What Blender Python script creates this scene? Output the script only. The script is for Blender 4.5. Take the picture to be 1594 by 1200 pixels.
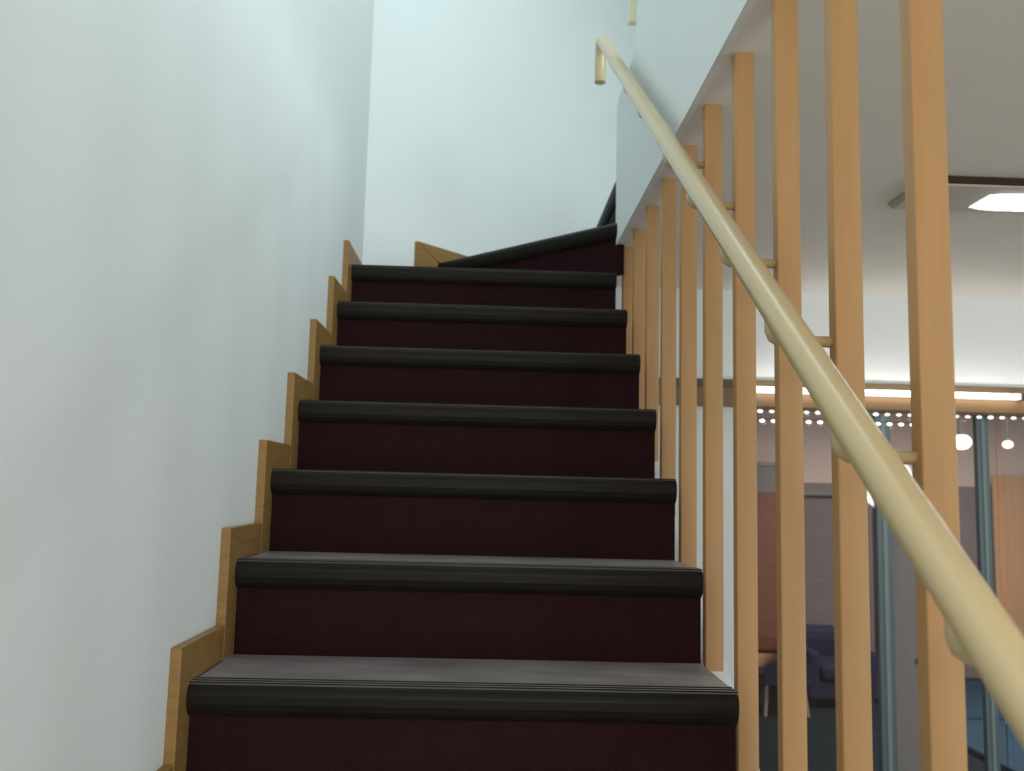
import bpy, bmesh, math, random
from mathutils import Vector, Matrix
random.seed(4)
S = bpy.context.scene
C = S.collection
for o in list(bpy.data.objects):
    bpy.data.objects.remove(o)

# ------------------------------------------------------------------ camera
FPX, YAW, PITCH, ROLL = 1380.56, 0.0268, 0.1162, 0.0251
cam = bpy.data.cameras.new('camera')
cam.sensor_fit = 'HORIZONTAL'; cam.sensor_width = 36.0
cam.lens = FPX / 1594 * 36.0
cam.clip_start = 0.02
cam.dof.use_dof = True; cam.dof.focus_distance = 1.5
cam.dof.aperture_fstop = (cam.lens / 1000) / 0.0055
co = bpy.data.objects.new('camera', cam); C.objects.link(co)
f = Vector((math.sin(YAW)*math.cos(PITCH), math.cos(YAW)*math.cos(PITCH), math.sin(PITCH)))
r0 = Vector((math.cos(YAW), -math.sin(YAW), 0)); u0 = r0.cross(f)
rr = r0*math.cos(ROLL) + u0*math.sin(ROLL); uu = -r0*math.sin(ROLL) + u0*math.cos(ROLL)
M4 = Matrix((rr, uu, -f)).transposed().to_4x4(); M4.translation = Vector((0.4701, -1.4856, 0.3247))
co.matrix_world = M4
S.camera = co

# ------------------------------------------------------------------ world, exposure, lights
S.view_settings.view_transform = 'Standard'; S.view_settings.look = 'None'
S.view_settings.gamma = 1.0; S.view_settings.use_curve_mapping = False
S.view_settings.exposure = 0.0
w = bpy.data.worlds.new('world'); S.world = w; w.use_nodes = True
w.node_tree.nodes['Background'].inputs[0].default_value = (0.75, 0.87, 1, 1)
w.node_tree.nodes['Background'].inputs[1].default_value = 0.05

def area(name, loc, target, sx, sy, power, col):
    l = bpy.data.lights.new(name, 'AREA'); l.shape = 'RECTANGLE'; l.size = sx; l.size_y = sy
    l.energy = power; l.color = col
    o = bpy.data.objects.new(name, l); C.objects.link(o); o.location = loc
    o.rotation_euler = (Vector(target) - Vector(loc)).to_track_quat('-Z', 'Y').to_euler()
    return o
area('upper_ceiling_light', (0.42, 0.9, 3.66), (0.42, 0.9, 0), 0.7, 1.6, 8, (0.80, 0.975, 1.0))
area('upper_room_light', (1.95, -0.35, 3.60), (0.5, -0.2, 1.0), 1.2, 3.6, 150, (0.80, 0.965, 1.0))
area('warm_hall_light', (0.45, -3.7, 0.75), (0.8, 0.0, 0.25), 0.7, 0.7, 24, (1.0, 0.76, 0.52))
area('room_daylight', (1.5, -4.25, -0.1), (1.5, 2.0, 0.1), 1.2, 1.9, 58, (0.80, 0.94, 1.0))  # added cool fill towards the back wall, no window behind it
area('far_room_light', (4.0, 4.3, 1.13), (4.0, 4.3, 0), 0.8, 0.8, 80, (1.0, 0.80, 0.70))
l = bpy.data.lights.new('room_pendant_light', 'POINT'); l.energy = 40; l.color = (0.90, 0.96, 1.0); l.shadow_soft_size = 0.22  # added fill for the lower room's ceiling and walls, no lamp built here
o = bpy.data.objects.new('room_pendant_light', l); C.objects.link(o); o.location = (3.6, -1.1, 0.45)

# ------------------------------------------------------------------ materials
def nmat(name, col, rough=0.6, spec=0.5, var=0.0, scale=8.0, stretch=(1, 1, 1), bump=0.0, metal=0.0, col2=None, emis=None, estr=0.0, bscale=None):
    m = bpy.data.materials.new(name); m.use_nodes = True
    nt = m.node_tree; b = nt.nodes['Principled BSDF']
    b.inputs['Base Color'].default_value = (*col, 1); b.inputs['Roughness'].default_value = rough
    b.inputs['Specular IOR Level'].default_value = spec; b.inputs['Metallic'].default_value = metal
    if emis:
        b.inputs['Emission Color'].default_value = (*emis, 1); b.inputs['Emission Strength'].default_value = estr
    if var or bump:
        tc = nt.nodes.new('ShaderNodeTexCoord'); mp = nt.nodes.new('ShaderNodeMapping')
        mp.inputs['Scale'].default_value = stretch
        nt.links.new(tc.outputs['Object'], mp.inputs['Vector'])
        nz = nt.nodes.new('ShaderNodeTexNoise'); nz.inputs['Scale'].default_value = scale; nz.inputs['Detail'].default_value = 5
        nt.links.new(mp.outputs[0], nz.inputs['Vector'])
        if var:
            cr = nt.nodes.new('ShaderNodeValToRGB')
            c2 = col2 or tuple(c*(1-var) for c in col)
            cr.color_ramp.elements[0].color = (*c2, 1); cr.color_ramp.elements[0].position = 0.3
            cr.color_ramp.elements[1].color = (*col, 1); cr.color_ramp.elements[1].position = 0.68
            nt.links.new(nz.outputs[0], cr.inputs[0]); nt.links.new(cr.outputs[0], b.inputs['Base Color'])
        if bump:
            n2 = nz
            if bscale:
                n2 = nt.nodes.new('ShaderNodeTexNoise'); n2.inputs['Scale'].default_value = bscale
                nt.links.new(tc.outputs['Object'], n2.inputs['Vector'])
            bp = nt.nodes.new('ShaderNodeBump'); bp.inputs['Strength'].default_value = bump; bp.inputs['Distance'].default_value = 0.004
            nt.links.new(n2.outputs[0], bp.inputs['Height']); nt.links.new(bp.outputs[0], b.inputs['Normal'])
    return m

def emat(name, col, strength):
    return nmat(name, col, 0.4, emis=col, estr=strength)

M = {}
M['wall'] = nmat('white_wall_paint', (0.785, 0.82, 0.82), 0.75, 0.2, 0.03, 2.2, (1, 1, 0.35), 0.05, bscale=60)
M['ceiling'] = nmat('ceiling_paint', (0.80, 0.77, 0.73), 0.85, 0.1, 0.03, 3)
M['upper'] = nmat('upper_wall_paint', (0.80, 0.82, 0.82), 0.8, 0.1, 0.02, 2)
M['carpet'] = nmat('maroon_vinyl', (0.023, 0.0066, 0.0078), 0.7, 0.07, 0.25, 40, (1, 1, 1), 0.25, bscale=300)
M['tread'] = nmat('maroon_vinyl_worn', (0.33, 0.285, 0.29), 0.40, 0.6, 0.42, 9, (0.7, 2, 1), 0.15, bscale=240)  # worn vinyl, colour raised further to carry the sheen on the treads
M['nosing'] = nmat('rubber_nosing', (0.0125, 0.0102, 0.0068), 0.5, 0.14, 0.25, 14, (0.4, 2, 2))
M['nosing_top'] = nmat('rubber_nosing_ridge', (0.21, 0.21, 0.185), 0.36, 0.5, 0.2, 14, (0.4, 2, 2))  # same rubber made paler: light catching the upward faces put into the colour
M['oak'] = nmat('oak_skirting', (0.31, 0.175, 0.055), 0.42, 0.4, 0.25, 7, (1, 3, 14), 0.03)
M['post'] = nmat('pine_slat', (0.49, 0.275, 0.115), 0.5, 0.35, 0.10, 6, (9, 9, 0.6), 0.02)
M['rail'] = nmat('cream_rail', (0.60, 0.475, 0.27), 0.22, 0.5, 0.04, 3)
M['cream'] = nmat('cream_trim', (0.74, 0.72, 0.52), 0.5, 0.3, 0.04, 4)
M['white'] = nmat('white_stringer', (0.82, 0.84, 0.84), 0.6, 0.3, 0.02, 4)
M['lintel'] = nmat('lintel_wood', (0.23, 0.135, 0.06), 0.5, 0.4, 0.25, 5, (0.6, 6, 8), 0.03)
M['lintel_dark'] = nmat('lintel_dark_wood', (0.13, 0.085, 0.04), 0.5, 0.4, 0.2, 5, (0.6, 6, 8))
M['alu'] = nmat('dull_aluminium', (0.42, 0.42, 0.40), 0.4, 0.5, 0.08, 6, metal=0.6)
M['stile'] = nmat('grey_green_frame', (0.11, 0.165, 0.18), 0.4, 0.5, 0.15, 6, (8, 8, 0.5))
M['stile_light'] = nmat('grey_green_gasket', (0.20, 0.27, 0.28), 0.45, 0.5, 0.12, 6, (8, 8, 0.5))
M['housing'] = nmat('lamp_housing', (0.46, 0.42, 0.35), 0.5, 0.4, 0.08, 5)
M['brown'] = nmat('dark_brown_edge', (0.04, 0.018, 0.01), 0.6, 0.3, 0.2, 6)
M['lamp'] = emat('lamp_diffuser', (0.93, 1.0, 0.97), 7.0)
M['tube'] = emat('warm_tube', (1.0, 0.97, 0.91), 11.0)
M['led'] = emat('led_white', (1.0, 0.97, 0.93), 3.0)
M['led_warm'] = emat('led_warm', (1.0, 0.86, 0.72), 1.3)
M['globe'] = emat('pendant_globe', (1.0, 0.86, 0.62), 14.0)
M['globe_dim'] = emat('pendant_globe_small', (1.0, 0.80, 0.55), 3.0)
M['far_wall'] = nmat('rose_wall_paint', (0.76, 0.64, 0.61), 0.8, 0.2, 0.06, 3)
M['dado'] = nmat('mauve_dado', (0.26, 0.22, 0.235), 0.6, 0.3, 0.10, 4)
M['floor'] = nmat('brown_wood_floor', (0.30, 0.22, 0.14), 0.45, 0.4, 0.25, 5, (0.6, 6, 1))
M['teal_floor'] = nmat('teal_carpet', (0.004, 0.018, 0.030), 0.85, 0.2, 0.3, 7, bump=0.2)
M['blue_mat'] = nmat('blue_mat', (0.012, 0.060, 0.115), 0.7, 0.3, 0.2, 3)
M['navy'] = nmat('navy_fabric', (0.022, 0.028, 0.075), 0.85, 0.2, 0.3, 12, bump=0.2)
M['redwood'] = nmat('red_brown_wood', (0.22, 0.085, 0.05), 0.5, 0.4, 0.25, 6, (0.6, 3, 9), 0.03)
M['tanwood'] = nmat('orange_tan_wood', (0.66, 0.40, 0.23), 0.5, 0.35, 0.12, 5, (9, 9, 0.6))
M['blind'] = nmat('mauve_slat', (0.22, 0.185, 0.195), 0.6, 0.3, 0.12, 5, (0.4, 4, 4))
M['mauve_door'] = nmat('mauve_grey_door', (0.22, 0.20, 0.205), 0.5, 0.4, 0.12, 4, (4, 4, 0.6))
M['black'] = nmat('black_metal', (0.02, 0.02, 0.022), 0.4, 0.5, 0.1, 6)
M['grey'] = nmat('grey_plastic', (0.20, 0.20, 0.21), 0.5, 0.4, 0.1, 6)
M['lilac'] = nmat('lilac_print', (0.34, 0.31, 0.34), 0.6, 0.3, 0.2, 8)
M['leg'] = nmat('pale_leg', (0.40, 0.38, 0.37), 0.4, 0.5, 0.1, 6)
g = bpy.data.materials.new('door_glass'); g.use_nodes = True
nt = g.node_tree; nt.nodes.clear()
out = nt.nodes.new('ShaderNodeOutputMaterial'); mx = nt.nodes.new('ShaderNodeMixShader')
tr = nt.nodes.new('ShaderNodeBsdfTransparent'); tr.inputs[0].default_value = (0.93, 0.96, 0.96, 1)
gl = nt.nodes.new('ShaderNodeBsdfGlossy'); gl.inputs['Roughness'].default_value = 0.03
fr = nt.nodes.new('ShaderNodeFresnel'); fr.inputs['IOR'].default_value = 1.45
nt.links.new(fr.outputs[0], mx.inputs[0]); nt.links.new(tr.outputs[0], mx.inputs[1]); nt.links.new(gl.outputs[0], mx.inputs[2])
nt.links.new(mx.outputs[0], out.inputs[0]); M['glass'] = g

# ------------------------------------------------------------------ mesh helpers
def obj(name, bm, m, parent=None, bevel=0.0, smooth=False):
    bmesh.ops.recalc_face_normals(bm, faces=bm.faces)
    me = bpy.data.meshes.new(name)
    if smooth:
        for fc in bm.faces: fc.smooth = True
    bm.to_mesh(me); bm.free()
    for mm in (m if isinstance(m, (list, tuple)) else [m]): me.materials.append(mm)
    o = bpy.data.objects.new(name, me); C.objects.link(o)
    if parent: o.parent = parent
    if bevel:
        b = o.modifiers.new('bevel', 'BEVEL'); b.width = bevel; b.segments = 2; b.limit_method = 'ANGLE'
    return o

def box(x0, x1, y0, y1, z0, z1, bm=None):
    bm = bm or bmesh.new()
    v = [bm.verts.new((x, y, z)) for x in (x0, x1) for y in (y0, y1) for z in (z0, z1)]
    for q in ((0,1,3,2), (4,6,7,5), (0,4,5,1), (2,3,7,6), (0,2,6,4), (1,5,7,3)):
        bm.faces.new([v[i] for i in q])
    return bm

def prism(pts, vec, bm=None):
    """closed polygon of 3-D points swept along vec"""
    bm = bm or bmesh.new(); vec = Vector(vec)
    a = [bm.verts.new(p) for p in pts]; b = [bm.verts.new(Vector(p) + vec) for p in pts]
    bm.faces.new(a); bm.faces.new(b[::-1])
    n = len(pts)
    for i in range(n):
        bm.faces.new((a[i], b[i], b[(i+1) % n], a[(i+1) % n]))
    return bm

def tube(path, rad, bm=None, seg=20, caps=True):
    bm = bm or bmesh.new(); path = [Vector(p) for p in path]; rings = []
    rads = rad if isinstance(rad, (list, tuple)) else [rad]*len(path)
    t0 = (path[1]-path[0]).normalized()
    n = Vector((1, 0, 0)) if abs(t0.x) < 0.9 else Vector((0, 1, 0))
    for i, p in enumerate(path):
        if i == 0: t = path[1]-path[0]
        elif i == len(path)-1: t = path[-1]-path[-2]
        else: t = (path[i+1]-p).normalized() + (p-path[i-1]).normalized()
        t.normalize(); n = (n - t*n.dot(t)).normalized(); b = t.cross(n)
        rings.append([bm.verts.new(p + (n*math.cos(a) + b*math.sin(a))*rads[i]) for a in [2*math.pi*k/seg for k in range(seg)]])
    for r1, r2 in zip(rings, rings[1:]):
        for k in range(seg): bm.faces.new((r1[k], r1[(k+1) % seg], r2[(k+1) % seg], r2[k]))
    if caps: bm.faces.new(rings[0][::-1]); bm.faces.new(rings[-1])
    return bm

def ball(c, rx, ry, rz, bm=None, us=12, vs=8):
    bm = bm or bmesh.new()
    bmesh.ops.create_uvsphere(bm, u_segments=us, v_segments=vs, radius=1, matrix=Matrix.Translation(c) @ Matrix.Diagonal((rx, ry, rz, 1)))
    return bm

def thing(name, label, cat, loc=(0, 0, 0), group=None):
    o = bpy.data.objects.new(name, None); C.objects.link(o); o.location = (0, 0, 0)
    o['label'] = label; o['category'] = cat
    if group: o['group'] = group
    return o
def tag(o, label, cat, group=None):
    o['label'] = label; o['category'] = cat
    if group: o['group'] = group
    return o
def struct(name, bm, m, parent=None, bevel=0.0, label=None):
    o = obj(name, bm, m, parent, bevel); o['kind'] = 'structure'
    if label: o['label'] = label
    return o

# ------------------------------------------------------------------ dimensions
G, R, W = 0.24, 0.17675, 0.894          # going, rise, stair width
FZ, CZ = -7*R, 1.166                    # lower floor and lower ceiling
UZ = 9*R                                # upper floor
BY = 2.10                               # room-side wall behind the stairs
WX = -0.018                             # face of the stair wall
CY = 1.80                               # where that wall turns
WD = Vector((0.68, 0.733, 0)).normalized()
P7 = Vector((0.244, 2.083, 0)); PIV = Vector((W, 1.44, 0))
def wallpt(x): return Vector((x, CY + (x-WX)/WD.x*WD.y, 0))

# ------------------------------------------------------------------ structure
struct('floor', box(-0.12, 5.3, -4.3, BY+0.1, FZ-0.1, FZ), M['floor'])
struct('wall_left', box(WX-0.1, WX, -4.3, CY, FZ, 3.7), M['wall'])
a, b = Vector((WX, CY, 0)), wallpt(1.5); n = Vector((-WD.y, WD.x, 0))*0.1
struct('wall_corner', prism([(p.x, p.y, 0.9) for p in (a, b, b+n, a+n)], (0, 0, 2.8)), M['wall'])
struct('wall_upper_back', box(1.2, 5.3, 3.38, 3.48, UZ, 3.7), M['upper'])
bm = box(5.2, 5.3, -4.3, BY+0.1, FZ, 3.7)
box(5.2, 5.3, BY+0.1, 3.5, CZ+0.1, 3.7, bm)
struct('wall_right', bm, M['upper'])
struct('wall_rear', box(-0.12, 5.3, -4.4, -4.3, FZ, 3.7), M['upper'])
struct('ceiling_upper', box(-0.2, 5.3, -4.3, 3.6, 3.7, 3.8), M['upper'])
# ceiling of the lower room = underside of the upper floor
bm = box(0.912, 5.2, -4.3, 1.47, CZ, UZ-0.002)
box(0.912, 5.2, 1.47, BY, CZ, CZ+0.03, bm)
box(1.134, 5.2, 1.47, 3.38, UZ-0.12, UZ-0.002, bm)
box(-0.018, 0.912, -4.3, -2.6, CZ, UZ-0.002, bm)
struct('ceiling', bm, M['ceiling'])
# wall along the open side of the stairwell above that ceiling, stepping down at the turn
pts = [(-2.6, CZ-0.001), (1.485, CZ-0.001), (1.485, 1.63)]
for k in range(1, 7):
    t = k*math.pi/12; pts.append((1.435+0.05*math.cos(t), 1.63+0.05*math.sin(t)))
pts += [(1.10, 1.68), (1.10, 1.90), (0.98, 1.90), (0.75, 1.67), (-2.6, 1.67)]  # top out of view, cut low so the upper light reaches the left wall
struct('wall_stairwell', prism([(W, y, z) for y, z in pts], (0.018, 0, 0)), M['wall'])
struct('trim_3', box(0.872, W+0.02, 1.085, 1.112, 1.762, 1.93), M['cream'], bevel=0.003)
# wall behind the stairs in the lower room, with a wide glazed opening under a lintel
LZ0, LZ1 = 0.680, 0.792
OX = 1.515                              # side of the opening
bm = box(0.0, OX, BY, BY+0.1, FZ, LZ1)
box(0.0, 5.2, BY, BY+0.1, LZ1, CZ, bm)
box(5.3, 6.6, BY, BY+0.1, FZ, CZ, bm)
struct('wall_back', bm, M['wall'])

# ------------------------------------------------------------------ staircase
st = thing('staircase', 'steep maroon vinyl staircase with dark rubber nosings, turning at the top against the white wall', 'staircase')

def nosing(p0, p1, z, parent):
    d = (p1-p0); L = d.length; d.normalize(); out = Vector((d.y, -d.x, 0))
    def pt(o, h): v = p0 + out*o; return (v.x, v.y, z + h)
    prof = [(-0.060, -0.004), (-0.060, 0.001)]
    for k in range(3):                                        # ridges on the top
        c = -0.052 + k*0.016
        prof += [(c, 0.001), (c+0.002, 0.0028), (c+0.009, 0.0028), (c+0.011, 0.001)]
    for k in range(7):
        t = math.pi/2 - k*math.pi/12; prof.append((-0.018+0.018*math.cos(t), -0.017+0.018*math.sin(t)))
    prof += [(-0.001, -0.030), (-0.005, -0.041), (-0.012, -0.049), (-0.017, -0.052), (-0.022, -0.052), (-0.022, -0.020), (-0.03, -0.008)]
    bm = prism([pt(*q) for q in prof], d*L)
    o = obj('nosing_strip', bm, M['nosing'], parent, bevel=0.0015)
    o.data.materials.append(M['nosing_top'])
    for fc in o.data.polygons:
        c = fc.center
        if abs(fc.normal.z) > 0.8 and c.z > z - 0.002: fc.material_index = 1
    return o

def step(poly, p0, p1, z, rise=R):
    """poly: tread outline; p0-p1: its front edge, the open side to the right of p0->p1"""
    d = (p1-p0).normalized(); out = Vector((d.y, -d.x, 0))
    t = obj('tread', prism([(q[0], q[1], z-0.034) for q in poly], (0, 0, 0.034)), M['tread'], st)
    nosing(p0, p1, z, t)
    a, b = p0 - out*0.022, p1 - out*0.022
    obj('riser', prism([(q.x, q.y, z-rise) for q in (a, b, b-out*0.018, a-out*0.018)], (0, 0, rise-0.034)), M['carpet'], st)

V = lambda x, y: Vector((x, y, 0))
for i in range(-6, 6):
    y = i*G
    step([(0, y+0.012), (W, y+0.012), (W, y+G+0.03), (0, y+G+0.03)], V(0, y), V(W, y), i*R)
y = 6*G
step([(0, y+0.012), (W, y+0.012), (W, y+0.03), (P7.x+0.03, P7.y+0.02), (0, CY+0.015)], V(0, y), V(W, y), 6*R)
q8 = wallpt(W)
step([(P7.x+0.02, P7.y), (W, y+0.012), (W+0.03, y+0.04), (W+0.03, q8.y), (W-0.02, q8.y-0.03)], P7, V(W, y+0.0), 7*R)
q9 = wallpt(1.15)
step([(W+0.012, 1.487), (1.15, 1.487), (1.15, q9.y-0.01), (W+0.012, q8.y-0.0)], V(W, q8.y), V(W, 1.49), 8*R)
# white stringer outside the treads, on which the slats stand
def sz(yy): return 0.64*yy - 0.252
pts = [(-1.30, FZ), (-1.30, sz(-1.30)), (1.55, sz(1.55)), (1.55, sz(1.55)-0.22), (-0.86, FZ)]
obj('stringer', prism([(0.921, yy, z) for yy, z in pts], (0.05, 0, 0)), M['white'], st)['label'] = 'white painted side stringer'

# ------------------------------------------------------------------ oak skirting that follows the steps
sk = thing('stepped_skirting', 'oak skirting boards zigzagging up the white wall beside the steps', 'skirting')
H = 0.063
def off(i): return 0.036 + 0.006*max(i, 0)
for i in range(-6, 7):
    yf, yn = i*G - off(i), (i+1)*G - off(i+1)
    wv = off(i) + 0.022
    z, zp = i*R, (i-1)*R
    lo = zp if i > -6 else FZ
    obj('skirting_board', prism([(WX, yf, lo), (WX, yf+wv, lo), (WX, yf+wv, z), (WX, yf, z+H)], (0.0178, 0, 0)), M['oak'], sk, 0.001)
    if i == 6: yn = CY
    obj('skirting_board', prism([(WX, yf+0.0015, z+H), (WX, yf+wv+0.0005, z+0.0015), (WX, yn, z+0.0015), (WX, yn, z+H)], (0.0172, 0, 0)), M['oak'], sk, 0.001)
nn = Vector((WD.y, -WD.x, 0))*0.0175
def wallpiece(sz_):
    q = [(P7 + WD*s, z) for s, z in sz_]
    obj('skirting_board', prism([(p.x, p.y, z) for p, z in q], nn), M['oak'], sk, 0.001)
smin = (V(WX, CY)-P7).length
wallpiece([(-smin+0.02, 6*R), (-0.01, 6*R), (-0.01, 6*R+0.02), (-0.127, 6*R+H), (-smin+0.02, 6*R+H)])
wallpiece([(-0.125, 6*R+H), (-0.012, 6*R+0.022), (-0.012, 7*R), (-0.125, 7*R+H)])
wallpiece([(-0.123, 7*R+H), (-0.010, 7*R+0.0015), (0.83, 7*R+0.0015), (0.83, 7*R+H)])

# ------------------------------------------------------------------ slat balustrade
bal = thing('slat_balustrade', 'row of pale wooden slats standing from the stair side up to the ceiling', 'balustrade')
PX, PW, PD = 0.924, 0.0375, 0.025
SLATS = [-1.03, -0.80, -0.573, -0.351, -0.123, 0.115, 0.346] + [0.577 + 0.231*k for k in range(5)]
for y in SLATS:
    pts = [(y, sz(y)-0.001), (y+PD, sz(y+PD)-0.001), (y+PD, CZ), (y, CZ)]
    obj('slat', prism([(PX, yy, z) for yy, z in pts], (PW, 0, 0)), M['post'], bal, 0.002)

# ------------------------------------------------------------------ handrail
hr = thing('handrail', 'round cream handrail on small brackets running up along the slats, its end bent down', 'handrail')
RX, RR = 0.848, 0.0205
def rz(yy): return 0.818 + 0.725*yy
path = [(RX, -1.55, rz(-1.55))]
for k in range(1, 12): path.append((RX, -1.55 + k*(1.53+1.55)/12, rz(-1.55 + k*(1.53+1.55)/12)))
path += [(RX, 1.530, rz(1.530)), (RX, 1.556, rz(1.556)-0.001), (RX, 1.578, rz(1.578)-0.006), (RX, 1.594, rz(1.594)-0.024), (RX, 1.602, rz(1.602)-0.05), (RX, 1.604, 1.90), (RX, 1.605, 1.812)]
obj('rail', tube(path, RR, seg=32), M['rail'], hr, 0.002, smooth=True)
for y in [q + 0.018 for q in SLATS[:7]] + [0.70, 0.95]:
    zr = rz(y); zb = zr - 0.047
    endx = PX if zb < CZ - 0.01 else W
    if endx == W: zb = zr - 0.036
    p = [(RX, y, zr-0.010), (RX, y, zb+0.014), (RX+0.003, y, zb+0.006), (RX+0.008, y, zb+0.001), (RX+0.015, y, zb), (endx+0.001, y, zb)]
    bm = tube(p, [0.013, 0.013, 0.0125, 0.010, 0.008, 0.0075], seg=14)
    obj('bracket', bm, M['rail'], hr, smooth=True)

# ------------------------------------------------------------------ ceiling lamp of the lower room
cl = thing('ceiling_lamp', 'long shallow ceiling lamp with glowing white diffuser and dark brown edge, seen between the slats', 'lamp')
x0, x1, ya, yb = 1.60, 2.86, 0.715, 0.955
bm = prism([(x0, ya, CZ), (x0, ya+0.008, CZ-0.026), (x0, yb-0.03, CZ-0.026), (x0, yb, CZ)], (x1-x0, 0, 0))
obj('housing', bm, M['housing'], cl, 0.004)
obj('edge_strip', box(x0, x1, ya-0.004, ya+0.009, CZ-0.020, CZ-0.002), M['brown'], cl, 0.002)
bm = bmesh.new(); prof = []
ra = []; L0, L1 = x0+0.20, x1-0.06
N = 10
def ring(x, s, h):
    return [bm.verts.new((x, 0.832 - s*math.cos(math.pi*k/N), CZ-0.0255 - h*math.sin(math.pi*k/N))) for k in range(N+1)]
rings = [ring(L0, 0.055, 0.002), ring(L0+0.03, 0.063, 0.008), ring(L0+0.06, 0.066, 0.012), ring(L1-0.06, 0.066, 0.012), ring(L1-0.03, 0.063, 0.008), ring(L1, 0.055, 0.002)]
for a_, b_ in zip(rings, rings[1:]):
    for k in range(N): bm.faces.new((a_[k], a_[k+1], b_[k+1], b_[k]))
obj('diffuser', bm, M['lamp'], cl, smooth=True)

# ------------------------------------------------------------------ lintel with a line of tube lamps and rows of small glowing dots
bm = box(1.0, 5.2, BY-0.045, BY, LZ0, LZ1-0.036)
ln = struct('trim_1', bm, M['lintel'], bevel=0.003)
struct('trim_2', box(1.0, 5.2, BY-0.020, BY, LZ1-0.035, LZ1), M['lintel_dark'], bevel=0.002)
def tube_lamp(xa, xb, label):
    t = thing('tube_lamp', label, 'lamp', group='tube lamps along the lintel')
    yc, zc = BY-0.064, 0.748
    obj('tube', tube([(xa, yc, zc), (xa+0.006, yc, zc), (xb-0.006, yc, zc), (xb, yc, zc)], [0.006, 0.0115, 0.0115, 0.006], seg=16), M['tube'], t, smooth=True)
    obj('batten', box(xa, xb, BY-0.0515, BY-0.0455, zc-0.012, zc+0.006), M['alu'], t)
    for xx in (xa-0.008, xb+0.002):
        obj('end_cap', box(xx, xx+0.006, BY-0.074, BY-0.046, zc-0.012, zc+0.014), M['alu'], t)
tube_lamp(1.52, 2.625, 'lit tube lamp on the wooden lintel behind the slats, whole length in view')
tube_lamp(2.655, 3.75, 'lit tube lamp on the lintel of which only a tip shows at the picture edge')
def make_dot_row(z, xs, label, mt, yy, sag=0):
    t = thing('light_string', label, 'lights', group='light strings under the lintel')
    obj('wire', tube([(xs[0]-0.02, yy, z+0.008), (xs[-1]+0.02, yy, z+0.008)], 0.0015, seg=6), M['black'], t)
    for i, x in enumerate(xs):
        b_ = obj('bulb', ball((x, yy, z), 0.0115, 0.007, 0.0062), mt(i), t, smooth=True)
make_dot_row(0.664, [1.575+0.0475*k for k in range(24)], 'upper string of tiny warm bulbs right under the wooden lintel', lambda i: M['led_warm'] if i % 5 else M['led'], BY-0.03)
make_dot_row(0.625, [1.583+0.0475*k for k in range(14)], 'lower shorter string of tiny white bulbs hanging beneath the warm one', lambda i: M['led'], BY-0.03)

# ------------------------------------------------------------------ sliding glass doors in the opening
def glass_door(name, xa, xb, yy, stiles, label):
    t = bpy.data.objects.new(name, None); C.objects.link(t); t['kind'] = 'structure'; t['label'] = label
    for (sa, sb) in stiles:
        s_ = obj('stile', box(sa, sb, yy-0.015, yy+0.015, FZ+0.002, LZ0), M['stile'], t, 0.003)
        wq = (sb-sa)
        obj('gasket', box(sa+wq*0.36, sb-wq*0.36, yy-0.019, yy+0.019, FZ+0.01, LZ0-0.01), M['stile_light'], s_)
    obj('pane', box(xa, xb, yy-0.003, yy+0.003, FZ+0.06, LZ0-0.002), M['glass'], t)
    if name == 'door_2':
        k_ = obj('grey_panel', box(2.131, 2.248, yy-0.012, yy+0.012, FZ+0.06, 0.36), M['mauve_door'], t, 0.002)
        obj('edge', box(2.2485, 2.272, yy-0.014, yy+0.014, FZ+0.06, 0.36), M['black'], k_)
        obj('knob', ball((2.243, yy-0.024, -0.325), 0.012, 0.014, 0.016), M['black'], k_, smooth=True)
    obj('bottom_rail', box(xa, xb, yy-0.015, yy+0.015, FZ+0.002, FZ+0.06), M['stile'], t)
glass_door('door_1', OX, 2.10, BY+0.03, [(OX, OX+0.03), (2.066, 2.128)], 'glass door pane behind the middle slats')
glass_door('door_2', 2.10, 2.60, BY+0.07, [(2.512, 2.562)], 'glass door pane further along')
glass_door('door_3', 2.60, 5.2, BY+0.03, [(3.2, 3.25), (4.2, 4.25)], 'glass door pane at the picture edge')

# ------------------------------------------------------------------ room beyond the glass
FY = 6.5
struct('floor_far_room', box(0.9, 6.6, BY+0.1, FY+0.1, FZ-0.1, FZ), M['teal_floor'])
struct('ceiling_far_room', box(0.9, 6.6, BY+0.1, FY+0.1, CZ, CZ+0.1), M['ceiling'])
struct('wall_far_back', box(0.9, 6.6, FY, FY+0.1, FZ, CZ), M['far_wall'])
struct('wall_far_left', box(0.9, 1.0, BY+0.1, FY, FZ, CZ), M['far_wall'])
struct('wall_far_right', box(6.5, 6.6, BY+0.1, FY, FZ, CZ), M['far_wall'])
struct('trim_4', box(1.0, 6.5, FY-0.012, FY, FZ, 0.45), M['dado'])

# tall red-brown cabinet with a lower door
cb = thing('wood_cabinet', 'tall red-brown wooden cabinet behind the glass, seen in the slit above the navy chair', 'cabinet')
obj('body', box(2.55, 3.14, 6.06, 6.48, FZ, 0.345), M['redwood'], cb, 0.004)
d_ = obj('door', box(2.56, 3.13, 6.035, 6.058, -0.955, 0.33), M['redwood'], cb, 0.003)
obj('handle', box(2.60, 2.615, 6.015, 6.036, -0.45, -0.30), M['black'], d_)
obj('drawer', box(2.56, 3.13, 6.035, 6.058, FZ+0.05, -0.985), M['tanwood'], cb, 0.003)
# grey box on the cabinet
bx = thing('grey_box', 'small dark grey box standing on top of the red-brown cabinet', 'box')
obj('body', box(2.74, 3.10, 6.10, 6.40, 0.346, 0.575), M['grey'], bx, 0.006)
obj('lid', box(2.73, 3.11, 6.09, 6.41, 0.576, 0.61), M['lilac'], bx, 0.006)
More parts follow.
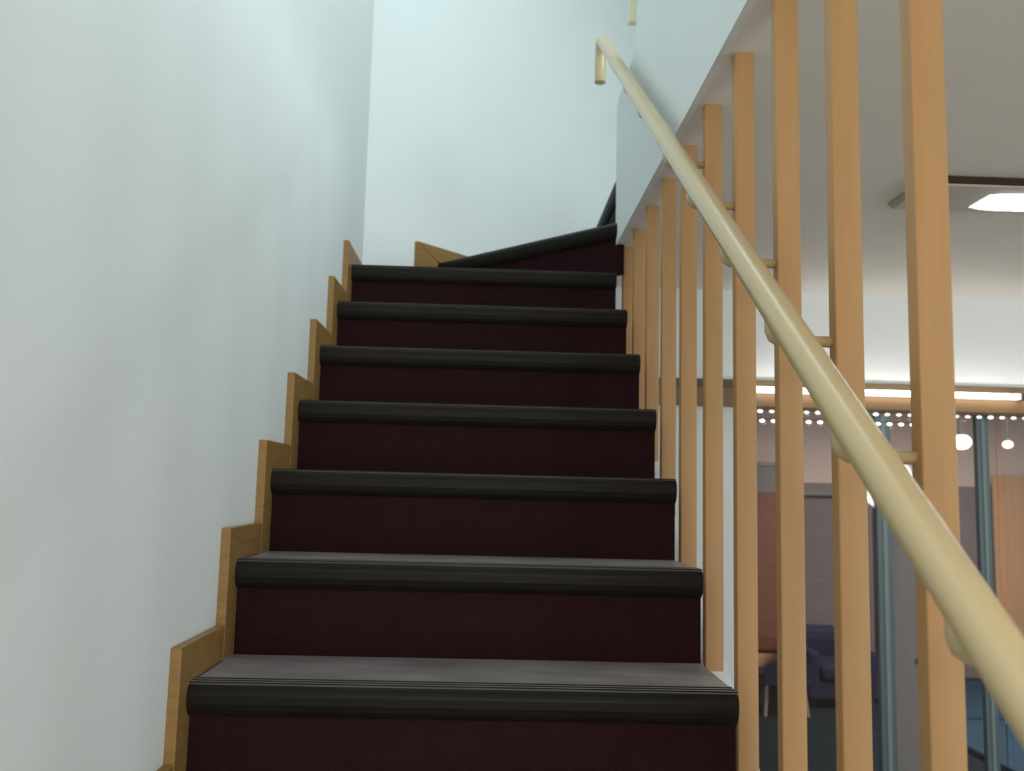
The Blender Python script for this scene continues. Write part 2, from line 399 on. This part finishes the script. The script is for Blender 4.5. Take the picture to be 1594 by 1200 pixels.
# slatted blind
bl = thing('slatted_blind', 'mauve grey horizontal slat blind hanging on the far wall above the navy armchair', 'blind')
obj('head_rail', box(3.17, 3.92, 6.40, 6.48, 0.335, 0.395), M['grey'], bl, 0.004)
for k in range(22):
    z = 0.31 - k*0.055
    obj('slat', prism([(3.18, 6.42, z), (3.18, 6.425, z-0.058), (3.18, 6.434, z-0.058), (3.18, 6.429, z)], (0.73, 0, 0)), M['blind'], bl)
# door on the far wall
dr = bpy.data.objects.new('door_4', None); C.objects.link(dr); dr['kind'] = 'structure'; dr['label'] = 'mauve grey flush door on the far wall'
dl = obj('leaf', box(3.96, 4.345, 6.44, 6.486, FZ+0.005, 0.44), M['mauve_door'], dr, 0.003)
obj('knob', ball((4.31, 6.41, -1.02+0.12), 0.03, 0.03, 0.035), M['black'], dl, smooth=True)
obj('jamb', box(4.347, 4.40, 6.43, 6.487, FZ+0.005, 0.44), M['black'], dr)
# orange-tan screen
sc = thing('folding_screen', 'orange-tan wooden folding screen standing by the far wall', 'screen')
for k, (xa, ya_, xb, yb_) in enumerate([(4.94, 6.25, 5.38, 6.34), (5.39, 6.34, 5.82, 6.25)]):
    p = obj('panel', prism([(xa, ya_, FZ+0.03), (xb, yb_, FZ+0.03), (xb, yb_+0.03, FZ+0.03), (xa, ya_+0.03, FZ+0.03)], (0, 0, 1.76)), M['tanwood'], sc, 0.004)
    for xx, yy in ((xa+0.03, ya_+0.02), (xb-0.03, yb_+0.014)):
        obj('foot', box(xx-0.015, xx+0.015, yy-0.012, yy+0.012, FZ, FZ+0.03), M['black'], p)
# navy chair
ch = thing('low_chair', 'low navy chair with rounded back and pale legs in front of the red-brown cabinet', 'chair')
cx, cy = 2.66, 5.15
SZ = FZ + 0.24
obj('seat', box(cx-0.17, cx+0.17, cy-0.16, cy+0.16, SZ, SZ+0.05), M['navy'], ch, 0.015)
bm = bmesh.new(); fr_ = []
pts = [(cx-0.17, SZ-0.02)] + [(cx-0.17*math.cos(math.pi*k/10), SZ+0.08+0.09*math.sin(math.pi*k/10)) for k in range(11)] + [(cx+0.17, SZ-0.02)]
obj('backrest', prism([(x, cy-0.19, z) for x, z in pts], (0, 0.028, 0)), M['navy'], ch, 0.008)
for sx in (-1, 1):
    for sy in (-1, 1):
        obj('leg', tube([(cx+sx*0.13, cy+sy*0.12, SZ), (cx+sx*0.155, cy+sy*0.15, FZ)], 0.013, seg=10), M['leg'], ch)
# navy armchair
so = thing('navy_armchair', 'navy fabric armchair below the mauve slat blind', 'armchair')
sx0, sx1, sy0 = 2.90, 3.44, 5.25
obj('base', box(sx0+0.02, sx1-0.02, sy0, sy0+0.6, FZ+0.06, FZ+0.20), M['navy'], so, 0.02)
obj('seat_cushion', box(sx0+0.104, sx1-0.104, sy0-0.02, sy0+0.44, FZ+0.201, FZ+0.31), M['navy'], so, 0.03)
obj('backrest', box(sx0+0.09, sx1-0.09, sy0+0.45, sy0+0.62, FZ+0.20, FZ+0.53), M['navy'], so, 0.04)
for xa in (sx0, sx1-0.10): obj('armrest', box(xa, xa+0.10, sy0-0.01, sy0+0.6, FZ+0.06, FZ+0.42), M['navy'], so, 0.03)
for xa in (sx0+0.06, sx1-0.06):
    for yy in (sy0+0.06, sy0+0.54): obj('foot', tube([(xa, yy, FZ), (xa, yy, FZ+0.06)], 0.02, seg=10), M['black'], so)
# blue floor mat
bmx = thing('blue_mat', 'bright blue padded floor mat beyond the glass near the folding screen', 'mat')
for k in range(2):
    obj('mat_panel', box(3.52, 5.0, 3.5+k*1.40, 3.5+k*1.35+1.34, FZ, FZ+0.045), M['blue_mat'], bmx, 0.012)
# pendant lamps
def pendant(x, y, z, r, mt, label):
    t = thing('pendant_lamp', label, 'lamp', group='pendant lamps beyond the glass')
    obj('cord', tube([(x, y, z+r), (x, y, CZ-0.02)], 0.004, seg=8), M['black'], t)
    obj('ceiling_rose', tube([(x, y, CZ-0.025), (x, y, CZ)], [0.03, 0.045], seg=16), M['grey'], t)
    obj('globe', ball((x, y, z), r, r, r*0.8, us=20, vs=14), mt, t, smooth=True)
    obj('cap', tube([(x, y, z+r*0.65), (x, y, z+r*1.15)], [r*0.5, 0.012], seg=14), M['black'], t)
pendant(3.99, 5.0, 0.755, 0.068, M['globe'], 'larger glaring pendant globe beyond the glass, beside the nearest slat')
pendant(4.34, 5.0, 0.745, 0.036, M['globe_dim'], 'smaller dim pendant lamp hanging on a thin cord near the picture edge')
